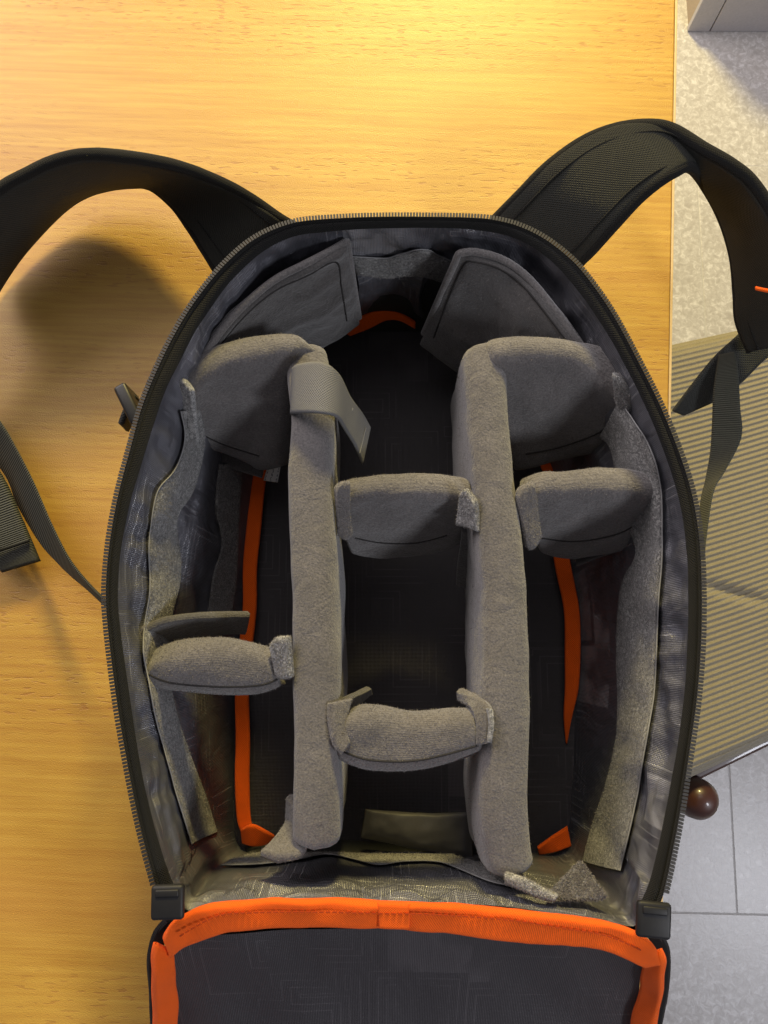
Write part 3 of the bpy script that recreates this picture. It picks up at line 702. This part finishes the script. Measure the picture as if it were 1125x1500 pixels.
short('short padded grey divider between long divider and right wall', [(760, 716, .144), (790, 703, .149), (850, 699, .150), (920, 700, .149), (986, 712, .146)], [(786, 796, .084), (810, 802, .078), (850, 803, .076), (890, 798, .077), (930, 782, .082), (976, 756, .098)], 0.018, 14,
      [('hook_tab', [(756, 728, .154), (762, 714, .155), (780, 706, .152)], [(770, 800, .142), (780, 806, .140), (790, 790, .138)], 0.007, FELT), ('hem_flap', [(970, 716, .143), (975, 735, .138), (972, 765, .125)], [(962, 722, .14), (958, 752, .13), (950, 778, .118)], 0.006, FELT), ('loop_tab', [(970, 768, .115), (930, 795, .095), (880, 815, .078), (845, 828, .07)], [(950, 748, .095), (910, 775, .082), (870, 792, .072), (840, 805, .064)], 0.004, FELT2)], bow=-0.002)
short('short padded grey divider between left wall and long divider, lower left', [(228, 958, .142), (262, 940, .143), (310, 934, .143), (350, 938, .143), (402, 956, .142)], [(206, 986, .138), (226, 1000, .135), (270, 1009, .134), (330, 1014, .134), (380, 1012, .134), (416, 998, .136)], 0.019, 17,
      [('hook_tab', [(206, 920, .142), (204, 950, .140), (208, 978, .138)], [(214, 916, .142), (214, 945, .141), (222, 975, .142)], 0.005, FELT), ('wing', [(206, 924, .142), (240, 908, .140), (290, 900, .130), (340, 897, .115), (366, 897, .108)], [(214, 945, .122), (245, 938, .118), (290, 930, .108), (340, 924, .095), (362, 925, .09)], 0.005, FELT2), ('hook_tab', [(396, 944, .150), (406, 933, .153), (426, 932, .156)], [(408, 988, .146), (416, 996, .148), (428, 994, .152)], 0.006, HOOK)], puff=0.0035)
short('short padded grey divider across the middle compartment, nearer the bottom', [(512, 1046, .144), (535, 1037, .145), (565, 1036, .143), (600, 1039, .141), (650, 1037, .144), (694, 1042, .145)], [(488, 1102, .140), (512, 1116, .137), (550, 1125, .135), (610, 1124, .135), (660, 1113, .136), (712, 1096, .140)], 0.021, 21,
      [('hook_tab', [(480, 1030, .154), (481, 1055, .155), (488, 1090, .155), (500, 1104, .153)], [(514, 1022, .142), (508, 1045, .146), (508, 1070, .150), (514, 1088, .152)], 0.006, FELT), ('loop_tab', [(486, 1032, .144), (515, 1018, .138), (540, 1005, .11)], [(500, 1045, .130), (520, 1030, .125), (542, 1015, .10)], 0.004, FELT2), ('hook_tab', [(672, 1008, .12), (695, 1015, .140), (718, 1032, .155), (720, 1060, .156), (716, 1090, .154)], [(676, 1024, .115), (690, 1036, .140), (698, 1050, .150), (700, 1068, .152), (698, 1094, .151)], 0.0055, FELT), ('hook_strip', [(714, 1036, .159), (717, 1060, .159), (714, 1088, .157)], [(721, 1038, .157), (724, 1062, .158), (720, 1090, .156)], 0.003, HOOK)], puff=0.0035)
# thin panels against the top wall
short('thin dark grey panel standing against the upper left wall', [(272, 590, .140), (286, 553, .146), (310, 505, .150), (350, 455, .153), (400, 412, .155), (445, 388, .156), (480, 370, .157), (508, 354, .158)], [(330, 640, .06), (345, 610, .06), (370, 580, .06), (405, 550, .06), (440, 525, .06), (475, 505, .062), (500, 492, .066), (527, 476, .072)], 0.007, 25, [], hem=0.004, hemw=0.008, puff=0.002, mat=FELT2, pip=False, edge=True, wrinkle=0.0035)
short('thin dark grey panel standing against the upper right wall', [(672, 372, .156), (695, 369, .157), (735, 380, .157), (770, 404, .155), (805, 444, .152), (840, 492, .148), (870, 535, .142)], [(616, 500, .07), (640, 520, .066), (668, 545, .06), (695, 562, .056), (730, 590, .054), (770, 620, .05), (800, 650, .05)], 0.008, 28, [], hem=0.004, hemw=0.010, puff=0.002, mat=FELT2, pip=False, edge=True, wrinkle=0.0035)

# grey sachet at the foot of the middle compartment
pk = slab('desiccant_sachet', PL([(534, 1186, .05), (580, 1188, .052), (640, 1193, .052), (692, 1190, .05)]), PL([(528, 1228, .045), (580, 1236, .048), (640, 1250, .048), (692, 1262, .045)]), 0.004, PACK, None, 40, 20, puff=0.003, amp=0.0015, freq=60, hem=0.001, hemw=0.006)
tag(pk, 'small grey crinkled sachet lying at the foot of the middle compartment', 'sachet')

# ------------------------------------------------------------------ sewn seam lines on the cloth parts
SEAM = m_plain('dark_seam_thread', (0.035, 0.033, 0.032), 0.9, 0.1)
bpy.context.view_layer.update()
def seam_on(o, path, rad=0.0006, n=80):
    bv = BVHTree.FromPolygons([v.co.copy() for v in o.data.vertices], [tuple(p.vertices) for p in o.data.polygons])
    out = []
    for q in catmull([Vector((u, v, 0)) for u, v in path], n):
        d = ray(q.x, q.y).normalized(); h = bv.ray_cast(CAM, d)
        if h[0] is not None: out.append(h[0] - d * 0.0001)
    if len(out) < 6: return
    x = tube('seam', out, rad, SEAM, None, n, 5); x.parent = o
def part_of(word, part):
    for o in bpy.data.objects:
        if o.parent and o.name.split('.')[0] == part and word in o.parent.get('label', ''): return o
seam_on(part_of('nearer the bottom', 'pad'), [(500, 1100), (540, 1113), (600, 1115), (650, 1106), (700, 1092)])
seam_on(part_of('nearer the top', 'pad'), [(520, 788), (560, 795), (610, 795), (655, 784)])
seam_on(part_of('right wall', 'pad'), [(792, 788), (840, 793), (890, 786), (925, 772), (955, 745)])
seam_on(part_of('lower left', 'pad'), [(218, 988), (250, 1000), (320, 1006), (380, 1004), (408, 994)])
seam_on(part_of('upper left', 'pad'), [(300, 535), (350, 472), (400, 428), (450, 404), (492, 384), (500, 420), (508, 470)])
seam_on(part_of('upper right', 'pad'), [(635, 495), (660, 430), (680, 388), (695, 384), (732, 394), (765, 418), (800, 460), (832, 502)])
seam_on(part_of('elastic band', 'hinged_wing'), [(282, 590), (290, 628), (320, 648), (380, 668)])
seam_on(part_of('right of the middle', 'hinged_wing'), [(770, 665), (820, 655), (880, 632), (908, 600)])

# ------------------------------------------------------------------ loose fibres on brushed cloth
FIB = m_plain('pale_fibre', (0.21, 0.195, 0.185), 0.9, 0.1)
def fuzz(o, count, ln, zmin, wd=0.00011, flat=0.55):
    me = o.data; rnd = random.Random(hash(o.name) % 1000 + count)
    ps = [p for p in me.polygons if p.center.z > zmin and p.normal.z > -0.25]
    if not ps: return
    cum = []; a = 0
    for p in ps: a += p.area; cum.append(a)
    import bisect
    V = []; F = []
    for _ in range(count):
        p = ps[min(len(ps) - 1, bisect.bisect(cum, rnd.random() * a))]
        vs = [me.vertices[i].co for i in p.vertices]; u, v = rnd.random(), rnd.random()
        q = vs[0].lerp(vs[1], u).lerp(vs[3 % len(vs)].lerp(vs[2], u), v)
        d = Vector((rnd.gauss(0, 1), rnd.gauss(0, 1), rnd.gauss(0, 1))).normalized() * (1 - flat) * 1.6 + p.normal * flat
        d.normalize(); side_ = d.cross(Vector((rnd.gauss(0, 1), rnd.gauss(0, 1), rnd.gauss(0, 1)))).normalized() * wd
        l_ = ln * rnd.uniform(0.5, 1.4); b = q + d * l_ * 0.55; d2 = (d + Vector((rnd.gauss(0, .6), rnd.gauss(0, .6), rnd.gauss(0, .6)))).normalized(); c = b + d2 * l_ * 0.5
        k = len(V); V += [q - side_, q + side_, b + side_ * .8, b - side_ * .8, c]; F += [(k, k + 1, k + 2, k + 3), (k + 3, k + 2, k + 4)]
    m = bpy.data.meshes.new('fuzz'); m.from_pydata(V, [], F); f = link('fuzz', m, FIB, None, False)
    f.parent = o; tag(f, kind='stuff')
    f.matrix_parent_inverse = o.matrix_parent_inverse.inverted() if False else Matrix.Identity(4)
bpy.context.view_layer.update()
for o in list(bpy.data.objects):
    if o.type != 'MESH' or not o.parent: continue
    nm = o.name.split('.')[0]
    if nm in ('pad', 'hinged_wing'):
        fuzz(o, 3500 if o.data.materials[0] == FELT else 1200, 0.0011, 0.10)
    elif nm == 'loop_strip': fuzz(o, 6000, 0.0012, 0.02, 0.00014, 0.4)
    elif nm in ('hook_tab', 'foot_tab'): fuzz(o, 1200, 0.0010, 0.08)
